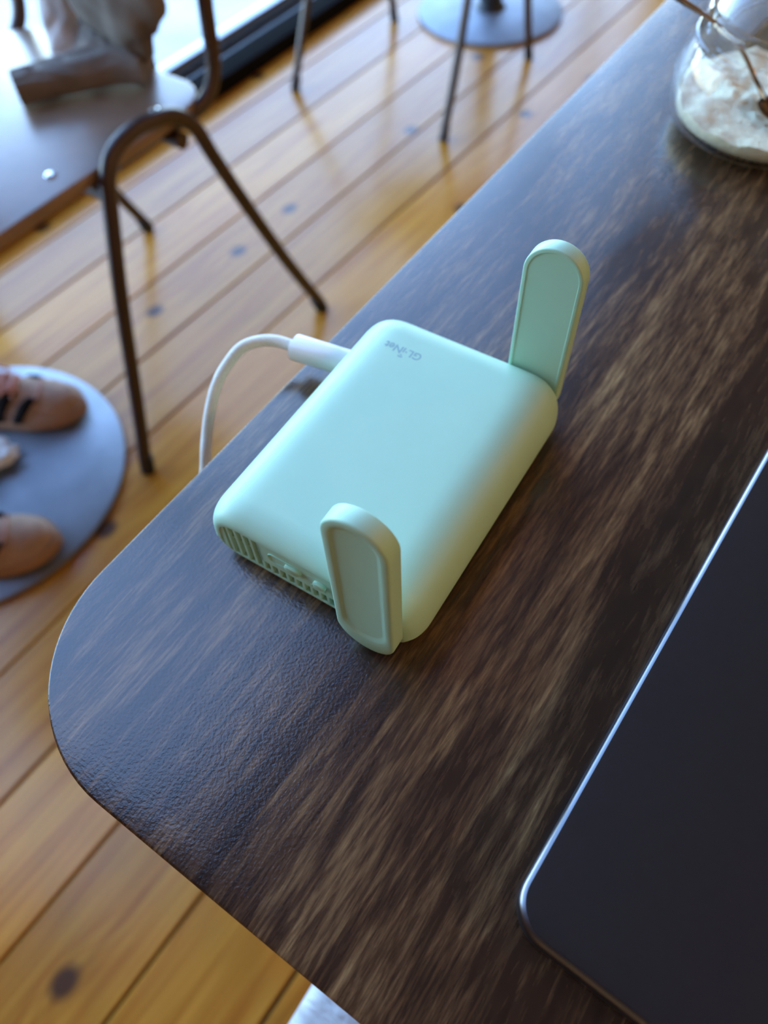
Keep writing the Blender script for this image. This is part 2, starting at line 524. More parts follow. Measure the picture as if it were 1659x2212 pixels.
# sliding glass front: black inner sill, aluminium track, slim frame, panes
win = tag(bpy.data.objects.new('window_1', None), kind='structure')
COL.objects.link(win)
box('sill', (-1.515, WX0, WY0, RY1, 0.0, 0.040), M_MATTE, win, 0.003)
box('track', (-1.545, -1.517, WY0, RY1, 0.0, 0.030), M_ALU, win, 0.002)
box('gasket', (-1.560, -1.547, WY0, RY1, -0.012, 0.044), M_BLACK, win, 0.002)
box('bottom_rail', (-1.600, -1.562, WY0, RY1, -0.012, 0.058), M_ALU, win, 0.003)
box('top_rail', (-1.600, -1.550, WY0, RY1, 4.24, 4.3), M_BLACK, win, 0.003)
tag(box('wall_left', (-1.64, WX0, RY0, WY0, -0.06, 4.3), M_WALL), kind='structure')
edges = [WY0, 0.55, 3.0, 4.2, RY1]
for ye in edges:
    box('mullion', (-1.605, -1.555, max(ye - .03, WY0), min(ye + .03, RY1), 0.04, 4.26), M_BLACK, win, 0.003)
for a, b2 in zip(edges[:-1], edges[1:]):
    box('pane', (-1.584, -1.578, a + .03, b2 - .03, 0.05, 4.25), M_PANE, win)

tag(box('pavement', (-30, -1.64, -25, 30, -0.20, -0.10), M_PAVE), kind='structure')

# ------------------------------------------------------------------ dark wooden table carrying the router
table = thing('cafe_table', 'dark brown stained wooden table top with rounded corner, under the mint router', 'table', (0.18, 0.60, 0))
tx, ty = 0.18, 0.60
outl = rrect(-0.1685 - tx, 0.53 - tx, -0.0140 - ty, 1.22 - ty, 0.06, 20)
slab('table_top', outl, TZ - 0.026, TZ, M_TABLE, table, r=0.0009, seg=4, rb=0.003)
lathe('column', [(0, 0.02), (0.035, 0.02), (0.035, TZ - 0.0262), (0, TZ - 0.0262)], M_BLACK, table, 32)
lathe('base_disc', [(0, 0), (0.235, 0), (0.24, 0.004), (0.238, 0.009), (0.06, 0.022), (0, 0.022)], M_STEEL, table, 72)

# ------------------------------------------------------------------ mint travel router
RC = Vector((-0.0978, 0.1384, TZ))
router = thing('travel_router', 'mint green travel router with two upright flat antennas on the dark table', 'router', RC, math.radians(2.3))
mm = 0.001
HW, ZM, ZB, ZT, ZS = 44.8, 12.0, 1.0, 30.0, 8.5
def pill(side_n=14, flat_n=10):
    """closed counter-clockwise profile in (x, z) mm"""
    P = []
    def quad(cx, cz, a, b, sx, sz, n, start):
        seq = []
        for k in range(side_n + 1):
            t = math.pi / 2 * k / side_n
            seq.append((cx + sx * a * math.cos(t) ** (2 / n), cz + sz * b * math.sin(t) ** (2 / n)))
        return seq if start else seq[::-1]
    ta, tb, tn = 19.0, ZT - ZM, 2.4
    ba, bb, bn = 13.0, ZM - ZB, 2.0
    P += quad(HW - ta, ZM, ta, tb, 1, 1, tn, True)
    for k in range(1, flat_n): P.append((HW - ta - 2 * (HW - ta) * k / flat_n, ZT))
    P += quad(-HW + ta, ZM, ta, tb, -1, 1, tn, False)
    P += quad(-HW + ba, ZM, ba, bb, -1, -1, bn, True)[1:]
    for k in range(1, flat_n): P.append((-HW + ba + 2 * (HW - ba) * k / flat_n, ZB))
    P += quad(HW - ba, ZM, ba, bb, 1, -1, bn, False)[:-1]
    return P
PILL = pill()
def pill_off(d):
    n = len(PILL); out = []
    for i in range(n):
        a = Vector(PILL[i - 1]); c = Vector(PILL[(i + 1) % n]); e = (c - a).normalized()
        nn = Vector((-e.y, e.x))
        z = PILL[i][1]
        s = 1.0 if z > ZM else 0.45 + 0.55 * max(0, (z - ZB) / (ZM - ZB))
        p = Vector(PILL[i]) + nn * d * s
        out.append((p.x, p.y))
    return out
def stations():
    st = []
    Lf, din, K = 11.0, 6.0, 10
    for k in range(K + 1):
        t = math.pi / 2 * k / K
        st.append((-59 + Lf * (1 - math.cos(t)), din * (1 - math.sin(t))))
    mid = [(-48 + 96 * k / 12, 0.0) for k in range(1, 12)]
    return st + mid + [(-y, d) for y, d in st[::-1]]
STN = stations()
def build_shell():
    rings = []
    # recessed near face
    rings.append([(x * mm, -58.2 * mm, z * mm) for x, z in pill_off(6.95)])
    rings.append([(x * mm, -58.95 * mm, z * mm) for x, z in pill_off(6.7)])
    for y, d in STN: rings.append([(x * mm, y * mm, z * mm) for x, z in pill_off(d)])
    n = len(PILL)
    V, F = [], []
    for r in rings: V += r
    keep = lambda i: PILL[i][1] >= ZM - 1e-6
    for i in range(len(rings) - 1):
        for k2 in range(n):
            k3 = (k2 + 1) % n
            F.append((i * n + k2, i * n + k3, (i + 1) * n + k3, (i + 1) * n + k2))
    F.append(tuple((len(rings) - 1) * n + q for q in range(n)))
    top = [f for f in F[:-1] if all(PILL[v % n][1] >= ZM - 2.6 for v in f)]
    bot = [f for f in F[:-1] if not all(PILL[v % n][1] >= ZM - 2.6 for v in f)]
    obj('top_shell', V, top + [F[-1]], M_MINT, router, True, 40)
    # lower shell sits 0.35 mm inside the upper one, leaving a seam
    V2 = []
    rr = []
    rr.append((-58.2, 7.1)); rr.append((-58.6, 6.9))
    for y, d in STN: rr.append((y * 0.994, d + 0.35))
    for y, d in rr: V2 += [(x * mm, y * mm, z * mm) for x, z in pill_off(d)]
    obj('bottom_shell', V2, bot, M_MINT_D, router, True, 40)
build_shell()
# near face: floor of the recess, solid plate, fins
NF = pill_off(6.9)
def zspan(x):
    """inner height of the recessed face at x (mm)"""
    zs = []
    n = len(NF)
    for i in range(n):
        a, c = NF[i], NF[(i + 1) % n]
        if (a[0] - x) * (c[0] - x) <= 0 and abs(a[0] - c[0]) > 1e-9:
            zs.append(a[1] + (c[1] - a[1]) * (x - a[0]) / (c[0] - a[0]))
    return (min(zs), max(zs)) if zs else (12, 12)
fl = [(x * mm, -54.0 * mm, z * mm) for x, z in NF]
wall2 = [(x * mm, -58.3 * mm, z * mm) for x, z in NF]
loft('vent_recess', [wall2, fl], M_MINT_D, router, cap0=False, cap1=True)
def fbox(name, x0, x1, z0, z1, y0=-58.6, y1=-54.2, m=M_MINT, bev=0.15):
    return box(name, (x0 * mm, x1 * mm, y0 * mm, y1 * mm, z0 * mm, z1 * mm), m, router, bev * mm, 1)
pitch, fw = 3.55, 1.25
x = -34.2
i = 0
while x < 36.5:
    tall = i < 5
    lo, hi = zspan(x); lo2, hi2 = zspan(x + fw)
    lo, hi = max(lo, lo2), min(hi, hi2)
    if tall:
        fbox('vent_fin', x, x + fw, lo, hi)
        if i < 4:                              # short cross rib half way up
            fbox('vent_rib', x + fw, x + pitch, 14.0, 15.0, -57.8, -54.2)
    else:
        fbox('vent_fin', x, x + fw, lo, 10.6)
    i += 1
    x += pitch
# solid plate above the short slots, with rounded right end, and the sill below the slots
def plate(name, xa, xb, f0, f1, ya, yb, m=M_MINT, n=30):
    A = []; B = []
    for q in range(n + 1):
        xx = xa + (xb - xa) * q / n
        lo, hi = zspan(xx)
        A.append((xx, f0(lo, hi))); B.append((xx, f1(lo, hi)))
    ring = A + B[::-1]
    loft(name, [[(p * mm, ya * mm, z * mm) for p, z in ring], [(p * mm, yb * mm, z * mm) for p, z in ring]], m, router, angle=25)
plate('vent_plate', -34.2 + 4 * pitch, 36.2, lambda l, h: 10.6, lambda l, h: max(h, 10.8), -58.6, -54.2)
plate('vent_plate', -37.6, -35.6, lambda l, h: l, lambda l, h: max(h, l + .1), -58.6, -54.2, n=6)
plate('vent_sill', -34.0, 36.0, lambda l, h: l, lambda l, h: min(l + 1.2, h), -58.6, -54.2)
# slide switch in its slot outline, reset button in its hole, embossed marks
def stadium(cx, cz, hl, r, n=10):
    P = []
    for k2 in range(n + 1):
        a = -math.pi / 2 + math.pi * k2 / n
        P.append((cx + hl + r * math.cos(a), cz + r * math.sin(a)))
    for k2 in range(n + 1):
        a = math.pi / 2 + math.pi * k2 / n
        P.append((cx - hl + r * math.cos(a), cz + r * math.sin(a)))
    return P
def yring(P, y): return [(p * mm, y * mm, z * mm) for p, z in P]
sw = (-8.5, 17.3)
loft('switch_rim', [yring(stadium(*sw, 4.6, 2.7), -58.5), yring(stadium(*sw, 4.6, 2.7), -59.0), yring(stadium(*sw, 4.6, 2.3), -59.0), yring(stadium(*sw, 4.6, 2.3), -58.55)], M_MINT, router, cap0=False, cap1=False)
loft('switch_knob', [yring(stadium(-4.8, 17.3, 1.2, 2.1), -58.5), yring(stadium(-4.8, 17.3, 1.2, 2.1), -59.5), yring(stadium(-4.8, 17.3, 1.1, 1.6), -59.9)], M_MINT, router, cap0=False)
loft('reset_hole', [yring(stadium(5.2, 17.2, 2.0, 2.3), -58.5), yring(stadium(5.2, 17.2, 2.0, 2.3), -58.64)], M_MINT_D, router, cap0=False)
loft('reset_button', [yring(stadium(6.6, 17.0, 0.6, 2.0), -58.5), yring(stadium(6.6, 17.0, 0.6, 2.0), -59.6), yring(stadium(6.6, 17.0, 0.5, 1.5), -60.0)], M_MINT, router, cap0=False)
for q in range(5):
    fbox('embossed_mark', 2.2 + q * 1.3, 2.9 + q * 1.3, 12.6, 13.6, -58.8, -58.4, M_MINT, 0.02)
# antennas: flat pill-ended blades with a shallow dish on the outer face
def antenna(sgn):
    cx, r, z0, z1 = 29.0, 11.2, 15.3, 71.6
    def st(rr, za, zb, n=24):
        P = []
        for k2 in range(n + 1):
            a = math.pi * k2 / n
            P.append((cx + rr * math.cos(a), zb + rr * math.sin(a)))
        for k2 in range(n + 1):
            a = math.pi + math.pi * k2 / n
            P.append((cx + rr * math.cos(a), za + rr * math.sin(a)))
        return P
    yi, yo = 59.3, 65.6
    R = [(st(r - 1.7, z0, z1), yi + .25), (st(r - 1.5, z0, z1), yi), (st(r - 0.5, z0, z1), yi), (st(r - 0.15, z0, z1), yi + .15), (st(r, z0, z1), yi + .5),
         (st(r, z0, z1), yo - .8), (st(r - 0.25, z0, z1), yo - .25), (st(r - 0.8, z0, z1), yo)]
    R += [(st(r - 2.6, z0 + 5.6, z1), yo), (st(r - 2.9, z0 + 6.0, z1), yo - .06), (st(r - 3.9, z0 + 6.6, z1), yo - 0.50), (st(r - 4.5, z0 + 6.9, z1), yo - 0.58)]
    rings = [[(p * mm, sgn * y * mm, z * mm) for p, z in P] for P, y in R]
    a = loft('antenna', rings, M_MINT, router, angle=50)
    # hinge barrel between blade and body
    hb = [[(cx + 5.5 * math.cos(2 * math.pi * q / 24)) * mm for q in range(24)], [(z0 + 5.5 * math.sin(2 * math.pi * q / 24)) * mm for q in range(24)]]
    loft('hinge', [[(hb[0][q], sgn * 56 * mm, hb[1][q]) for q in range(24)], [(hb[0][q], sgn * 59.6 * mm, hb[1][q]) for q in range(24)]], M_MINT, a)
antenna(-1)
antenna(1)
for fx in (-24, 24):
    for fy in (-44, 44):
        lathe('rubber_foot', [(0, 0), (5 * mm, 0), (5 * mm, 1.2 * mm), (0, 1.2 * mm)], M_RUBBER, router, 20, (fx * mm, fy * mm))
# printed logo, read from the far side
def text_obj(body, size, parent, m, name):
    cu = bpy.data.curves.new(name, 'FONT')
    cu.body = body
    cu.size = size
    cu.align_x = 'CENTER'
    cu.align_y = 'CENTER'
    cu.offset = size * 0.022
    cu.extrude = 0.00002
    tmp = bpy.data.objects.new(name, cu)
    COL.objects.link(tmp)
    bpy.context.view_layer.update()
    me = bpy.data.meshes.new_from_object(tmp.evaluated_get(bpy.context.evaluated_depsgraph_get()))
    bpy.data.objects.remove(tmp)
    o = link(name, me, m, parent, False)
    return o
logo = text_obj('GL\u00b7\u0131Net', 0.0050, router, M_LOGO, 'logo')
logo.location = (-19.5 * mm, 40.2 * mm, 30.02 * mm)
logo.rotation_euler = (0, 0, math.pi)
lw_ = max(v.co.x for v in logo.data.vertices) - min(v.co.x for v in logo.data.vertices)
s_ = 0.0166 / lw_
logo.scale = (s_, s_ * 1.05, 1)
V, F = [], []
for r0, r1 in ((1.25, 1.85), (0.0, 0.85)):           # radio arcs above the i
    b0 = len(V)
    for q in range(9):
        a = math.radians(48 + 84 * q / 8)
        for rr in (r0, r1): V.append((rr * math.cos(a) * mm, (rr * math.sin(a)) * mm, 0))
    for q in range(8): F.append((b0 + 2 * q, b0 + 2 * q + 1, b0 + 2 * q + 3, b0 + 2 * q + 2))
arcs = obj('logo_arcs', V, F, M_LOGO, router, False)
arcs.location = (-19.1 * mm, 38.1 * mm, 30.04 * mm)
arcs.rotation_euler = (0, 0, math.pi)

# ------------------------------------------------------------------ charging cable
cable = thing('charging_cable', 'white braided charging cable looping from the router over the table edge', 'cable', (-0.19, 0.15, TZ))
def cl(p): return (p[0] + 0.19, p[1] - 0.15, p[2])
def plug_section(c, d, a, b, n=28):
    d = Vector(d).normalized(); w = Vector((0, 0, 1)); s = d.cross(w).normalized()
    out = []
    for q in range(n):
        t = 2 * math.pi * q / n
        ca, sa = math.cos(t), math.sin(t)
        out.append(Vector(c) + s * a * math.copysign(abs(ca) ** 0.75, ca) + w * b * math.copysign(abs(sa) ** 0.75, sa))
    return out
p0 = Vector(cl((-0.1430, 0.1730, 0.0135))); p1 = Vector(cl((-0.1705, 0.1690, 0.0125)))
dd = (p1 - p0)
secs = [(0, .0054, .0046), (.02, .0056, .0048), (.95, .0058, .0050), (.985, .0056, .0048), (1.0, .0046, .0040)]
loft('plug', [plug_section(p0 + dd * t, dd, a, b) for t, a, b in secs], M_WHITE_GLOSS, cable)
cp = [(-0.1690, 0.1692, 0.0125), (-0.1785, 0.1675, 0.0128), (-0.186, 0.164, 0.0118), (-0.192, 0.158, 0.0095), (-0.195, 0.150, 0.004), (-0.1955, 0.1425, -0.001),
      (-0.195, 0.1345, -0.0095), (-0.193, 0.1265, -0.019), (-0.190, 0.119, -0.028), (-0.187, 0.105, -0.060), (-0.186, 0.085, -0.16), (-0.185, 0.06, -0.40), (-0.18, 0.05, -0.62),
      (-0.15, 0.06, -0.715), (-0.08, 0.10, -0.7375), (0.02, 0.18, -0.7375), (0.05, 0.30, -0.7375)]
tube('cord', [cl(p) for p in cp], 0.0026, M_CORD, cable, 16, 10)

# ------------------------------------------------------------------ closed laptop
LA = math.radians(-2.0)
lap = thing('closed_laptop', 'closed dark grey laptop with a bright edge line, right of the router', 'laptop', (0.0118, 0.0275, TZ), LA)
ol = rrect(0, 0.3126, 0, 0.2212, 0.0115, 12)
slab('base', offset2(ol, 0.0004), 0.0012, 0.0108, M_LAPTOP, lap, r=0.0010, rb=0.0045)
slab('lid', ol, 0.0114, 0.0155, M_LAPTOP, lap, r=0.0021, rb=0.0006, seg=6)
_er = []
for q in range(7):
    a = math.pi / 2 * (0.10 + 0.80 * q / 6)
    o_ = offset2(ol, 0.0021 * (1 - math.cos(a)) - 0.00004)
    _er.append([(x_, y_, 0.0155 - 0.0021 * (1 - math.sin(a)) + 0.00004) for x_, y_ in o_])
loft('lid_highlight', _er, M_LAPTOP_HIGHLIGHT, lap, cap0=False, cap1=False)  # thin added ring whose paler metal strengthens the lid's edge highlight
slab('hinge_gap', offset2(ol, 0.002), 0.0100, 0.0120, M_BLACK, lap, r=0.0002, seg=1)
for fx in (0.03, 0.283):
    for fy in (0.03, 0.19):
        lathe('rubber_foot', [(0, 0), (0.006, 0), (0.006, 0.0016), (0, 0.0016)], M_RUBBER, lap, 20, (fx, fy))

# ------------------------------------------------------------------ glass sugar jar, lid, sugar, spoon
JX, JY = -0.0602, 0.463
jar = thing('sugar_jar', 'round clear glass jar of white sugar at the far table edge', 'jar', (JX, JY, TZ))
outer = [(0, 0.0), (0.040, 0.0), (0.046, 0.0018), (0.0515, 0.006), (0.0548, 0.013), (0.0562, 0.022), (0.0560, 0.030), (0.0545, 0.036), (0.0522, 0.042), (0.0503, 0.0458)]
rim = [(0.0507, 0.0470), (0.0506, 0.0482), (0.0496, 0.0488), (0.0486, 0.0482), (0.0483, 0.0470)]
inner = [(0.0497, 0.0425), (0.0518, 0.036), (0.0533, 0.030), (0.0535, 0.022), (0.0522, 0.014), (0.049, 0.008), (0.043, 0.0045), (0, 0.0040)]
lathe('glass_body', outer + rim + inner, M_GLASS, jar, 96)
lid = thing('jar_lid', 'clear glass lid with thick rim on the sugar jar', 'lid', (JX, JY, TZ + 0.0555))
lathe('lid_rim', [(0.0440, 0.0000), (0.0475, 0.0004), (0.0485, 0.0025), (0.0478, 0.0050), (0.0462, 0.0064), (0.0440, 0.0060), (0.0430, 0.0035), (0.0432, 0.0010), (0.0440, 0.0)], M_GLASS, lid, 96, gap=(203, 221))
lathe('lid_skirt', [(0.0462, 0.0002), (0.0462, -0.0066), (0.0452, -0.0070), (0.0442, -0.0066), (0.0442, 0.0002)], M_GLASS, lid, 96, gap=(203, 221))
dome = [(0.0445, 0.0062), (0.041, 0.0125), (0.034, 0.020), (0.024, 0.0255), (0.012, 0.0285), (0.0, 0.029)]
dome_in = [(0.0, 0.0265), (0.012, 0.026), (0.023, 0.023), (0.0325, 0.018), (0.039, 0.011), (0.0425, 0.006)]
lathe('lid_dome', dome + dome_in, M_GLASS, lid, 96)
lathe('lid_knob', [(0.004, 0.0285), (0.0045, 0.032), (0.009, 0.036), (0.011, 0.041), (0.009, 0.046), (0.0, 0.048)], M_GLASS, lid, 40)
# sugar heaped against one side
rs = random.Random(3)
from mathutils import noise as mnoise
V, F = [], []
nr, ns = 26, 72
profile_r = [(0.0, 0.0046), (0.042, 0.0052), (0.0482, 0.0086), (0.0490, 0.0092), (0.0500, 0.0098)]
rings = []
for r_, z_ in profile_r[1:]:
    rings.append([(r_ * math.cos(2 * math.pi * q / ns), r_ * math.sin(2 * math.pi * q / ns), z_) for q in range(ns)])
def surf_z(x_, y_):
    d = (x_ * -0.75 + y_ * 0.35) / 0.05
    z_ = 0.0158 + 0.0030 * d + 0.004 * mnoise.noise(Vector((x_ * 60, y_ * 60, 1))) + 0.0018 * mnoise.noise(Vector((x_ * 220, y_ * 220, 5)))
    z_ -= 0.003 * math.exp(-((x_ - 0.012) ** 2 + (y_ + 0.010) ** 2) / 0.0003)
    return z_
for k2 in range(nr):
    f = 1 - k2 / nr
    rad = 0.0506 * f
    rings.append([(rad * math.cos(2 * math.pi * q / ns), rad * math.sin(2 * math.pi * q / ns), max(0.0100, surf_z(rad * math.cos(2 * math.pi * q / ns), rad * math.sin(2 * math.pi * q / ns)))) for q in range(ns)])
sugar = loft('sugar', rings, M_SUGAR, None, angle=60)
sugar.location = (JX, JY, TZ)
tag(sugar, 'heap of white granulated sugar inside the glass jar', 'sugar', kind='stuff')
spoon = thing('sugar_spoon', 'brown metal spoon standing in the sugar jar', 'spoon', (JX, JY, TZ))
tube('handle', [(-0.066, -0.070, 0.0880), (-0.053, -0.047, 0.0720), (-0.0400, -0.0255, 0.0575), (-0.0250, -0.0060, 0.0400), (-0.0120, -0.0035, 0.0260), (-0.002, -0.0090, 0.0195)], [0.0032, 0.0024, 0.0019, 0.0018, 0.0018, 0.0022], M_SPOON, spoon, 12, 8, 0.6)
sp = []
for k2 in range(9):
    t = k2 / 8
    w_ = 0.011 * math.sqrt(max(0.01, 1 - (2 * t - 1) ** 2)) + 0.0015 * (1 - t)
    cxs, cys, czs = -0.003 + 0.026 * t, -0.008 - 0.016 * t, 0.0200 - 0.002 * t - 0.003 * math.sin(math.pi * t)
    dv = Vector((0.53, 0.85, 0))
    ring_ = []
    for q in range(13):
        s2 = -1 + 2 * q / 12
        ring_.append((cxs + dv.x * w_ * s2, cys + dv.y * w_ * s2, czs + 0.004 * s2 * s2 * (w_ / 0.011)))
    for q in range(12, -1, -1):
        s2 = -1 + 2 * q / 12
        ring_.append((cxs + dv.x * w_ * s2, cys + dv.y * w_ * s2, czs - 0.0008 + 0.004 * s2 * s2 * (w_ / 0.011)))
    sp.append(ring_)
loft('bowl', sp, M_SPOON, spoon)

# ------------------------------------------------------------------ chairs
def make_chair(label, group):
    c = thing('cafe_chair', label, 'chair', (0, 0, 0), 0, group)
    arch = [(.224, -.238, .012), (.221, -.209, .107), (.217, -.156, .298), (.212, -.118, .410), (.210, -.103, .450), (.207, -.080, .472), (.207, -.045, .481),
            (.207, -.008, .478), (.207, .030, .466), (.209, .056, .438), (.212, .073, .391), (.217, .104, .310), (.227, .170, .151), (.235, .236, .012)]
    for s in (1, -1):
        f = tube('leg_frame', [(s * x_, y_, z_) for x_, y_, z_ in arch], 0.0105, M_FRAME, c, 14, 7)
        for (x_, y_), (dx, dy) in (((.2245, -.2385), (-.003, .027)), ((.2352, .2365), (-.008, -.041))):
            tube('foot_cap', [(s * x_, y_, 0.0), (s * (x_ + dx * .3), y_ + dy * .3, 0.03)], 0.0120, M_RUBBER, f, 14, 1)
        tube('back_post', [(s * .172, -.06, .436), (s * .176, .02, .440), (s * .190, .075, .446), (s * .197, .103, .458), (s * .198, .118, .478), (s * .199, .125, .505), (s * .199, .131, .563), (s * .199, .150, .68), (s * .198, .175, .80)], 0.0105, M_FRAME, c, 14, 7)
        box('back_strut', (s * .065 - .012, s * .065 + .012, .120, .126, .440, .70), M_BLACK, c, 0.001)
        for (bx, by) in ((.168, .030), (.160, -.146), (.186, -.035)):
            o = lathe('bolt', [(0.0075, 0), (0.0072, 0.0015), (0.005, 0.0032), (0, 0.0038)], M_BOLT, c, 18, (s * bx, by))
            o.location.z = .4610
    for yb in (-.110, .030):
        tube('crossbar', [(-.208, yb, .432), (.208, yb, .432)], 0.0110, M_FRAME, c, 12, 1)
    so = rrect(-.199, .199, -.315, .105, 0.05, 10)
    so2 = []
    for x_, y_ in so:
        if y_ > 0: y_ += 0.020 * (1 - (x_ / .199) ** 2)
        so2.append((x_, y_))
    slab('seat', so2, .4445, .4610, M_SEAT, c, r=0.004, seg=3)
    # curved plywood backrest between the posts
    rr = []
    for q in range(17):
        u = -1 + 2 * q / 16
        x_ = .215 * u
        y_ = .168 - .020 + .018 * (1 - u * u) * 1.0
        hz = .075 * (1 - 0.18 * u ** 4)
        rr.append([(x_, y_ - .022, .745 - hz), (x_, y_ - .008, .745 + hz), (x_, y_ + .002, .745 + hz), (x_, y_ - .012, .745 - hz)])
    loft('backrest', rr, M_SEAT, c, angle=40)
    return c
chair1 = make_chair('brown tube framed chair with wooden seat carrying the grey garment', None)
chair1.location = (-0.987, 0.604, 0)
chair2 = copy_tree(chair1)
chair2['label'] = 'farther chair seen only by its thin legs, between window and steel table base'
chair2.location = (-1.080, 1.683, 0)
chair2.rotation_euler = (0, 0, math.pi)
chair2.scale = (0.95, 0.94, 1.0)
for c in (chair1, chair2): c['group'] = 'brown tube framed chairs'

# grey garment slumped against the backrest, a sleeve lying on the seat
def crease(o, amp, freq, seed):
    for v in o.data.vertices:
        p = v.co * freq + Vector((seed, seed * 2, 0))
        v.co += Vector((mnoise.noise(p), mnoise.noise(p + Vector((7, 0, 0))), mnoise.noise(p + Vector((0, 9, 0))))) * amp
gar = thing('garment', 'crumpled taupe grey garment lying on the near chair seat', 'garment', (-0.93, 0.66, 0.4615))
def gl_(p): return (p[0] + 0.93, p[1] - 0.66, p[2] - 0.461)
def lump(name, c, r, m, seed, amp=0.12, seg=40, rings_=26):
    V, F = [], []
    for i2 in range(rings_ + 1):
        th = math.pi * i2 / rings_
        for q in range(seg):
            ph = 2 * math.pi * q / seg
            d = Vector((math.sin(th) * math.cos(ph), math.sin(th) * math.sin(ph), math.cos(th)))
            f = 1 + amp * mnoise.noise(d * 1.6 + Vector((seed, 0, 0))) + amp * 0.7 * mnoise.noise(Vector((d.x * 4, d.y * 4, d.z * 1.2)) + Vector((0, seed, 0)))
            V.append(gl_((c[0] + r[0] * d.x * f, c[1] + r[1] * d.y * f, c[2] + r[2] * d.z * f)))
    for i2 in range(rings_):
        for q in range(seg):
            q2 = (q + 1) % seg
            F.append((i2 * seg + q, i2 * seg + q2, (i2 + 1) * seg + q2, (i2 + 1) * seg + q))
    return obj(name, V, F, m, gar, True, 80)
lump('hanging_fold', (-0.905, 0.688, 0.585), (0.088, 0.034, 0.088), M_FABRIC, 2.0, 0.22)
lump('bunched_fold', (-0.945, 0.686, 0.490), (0.062, 0.030, 0.024), M_FABRIC, 9.0, 0.25)
tube('strap', [gl_(p) for p in ((-1.000, .655, .474), (-1.013, .668, .50), (-1.020, .682, .54), (-1.015, .70, .60), (-1.0, .715, .70))], [0.027, 0.025, 0.022, 0.023, 0.026], M_FABRIC_L, gar, 24, 10, 0.40)
crease(bpy.data.objects['strap'], 0.005, 60, 3)
def flat_sleeve(path, half_w, half_h, folds):
    """flattened cloth tube: boxy cross-sections with longitudinal folds on the upper side"""
    P = catmull(path, 8)
    rings_ = []
    n = 36
    for i2, p in enumerate(P):
        f = i2 / (len(P) - 1)
        t = (P[min(i2 + 1, len(P) - 1)] - P[max(i2 - 1, 0)]).normalized()
        w_ = Vector((-t.y, t.x, 0)).normalized()
        hw = half_w[0] + (half_w[1] - half_w[0]) * f
        hh = half_h[0] + (half_h[1] - half_h[0]) * f
        ring_ = []
        for q in range(n):
            a = 2 * math.pi * q / n
            ca, sa = math.cos(a), math.sin(a)
            x_ = hw * math.copysign(abs(ca) ** 0.55, ca)
            z_ = hh * math.copysign(abs(sa) ** 0.7, sa)
            if sa > 0:
                z_ += folds * abs(math.sin(5.0 * x_ / hw + 6.0 * f + 1.3 * math.sin(9 * f))) * sa
            ring_.append(p + w_ * x_ + Vector((0, 0, z_)))
        rings_.append(ring_)
    return rings_
sr = flat_sleeve([gl_(p) for p in ((-0.880, .690, .481), (-0.915, .668, .482), (-0.945, .632, .480), (-0.972, .594, .478), (-0.995, .556, .477))], (0.030, 0.0275), (0.019, 0.0145), 0.007)
sl = loft('sleeve', sr, M_FABRIC, gar, angle=50)
end = sr[-1]
ec = sum(end, Vector()) / len(end)
ed = (end[0] - end[len(end) // 2]).normalized().cross(Vector((0, 0, 1)))
if ed.y > 0: ed = -ed
loft('cuff_shade_cap', [[ec + (p - ec) * 0.86 + ed * 0.0004 for p in end], [ec + (p - ec) * 0.80 + ed * 0.0012 for p in end]], M_STRIPE, sl)  # black cap over the closed end paints the shade inside the cuff

# ------------------------------------------------------------------ neighbouring tables (seen by their steel disc bases)
def disc_table(label, x_, y_, r_, group):
    t = thing('pedestal_table', label, 'table', (x_, y_, 0), 0, group)
    lathe('base_disc', [(0, 0), (r_ - .004, 0), (r_, 0.004), (r_ - .001, 0.009), (r_ - .006, 0.0115), (0.05, 0.0165), (0, 0.0165)], M_STEEL, t, 96, angle=50)
    lathe('column', [(0, 0.016), (0.045, 0.016), (0.042, 0.022), (0.031, 0.030), (0.030, 0.70), (0, 0.70)], M_BLACK, t, 36)
    lathe('table_top', [(0, 0.70), (0.262, 0.70), (0.268, 0.706), (0.268, 0.724), (0.262, 0.730), (0, 0.730)], M_SEAT, t, 72)
    return t
disc_table('round steel table base on the floor under the brown sneakers', -0.996, 0.188, 0.2560, 'steel disc table bases')
disc_table('round steel table base on the floor behind the farther chair', -1.083, 2.080, 0.2040, 'steel disc table bases')

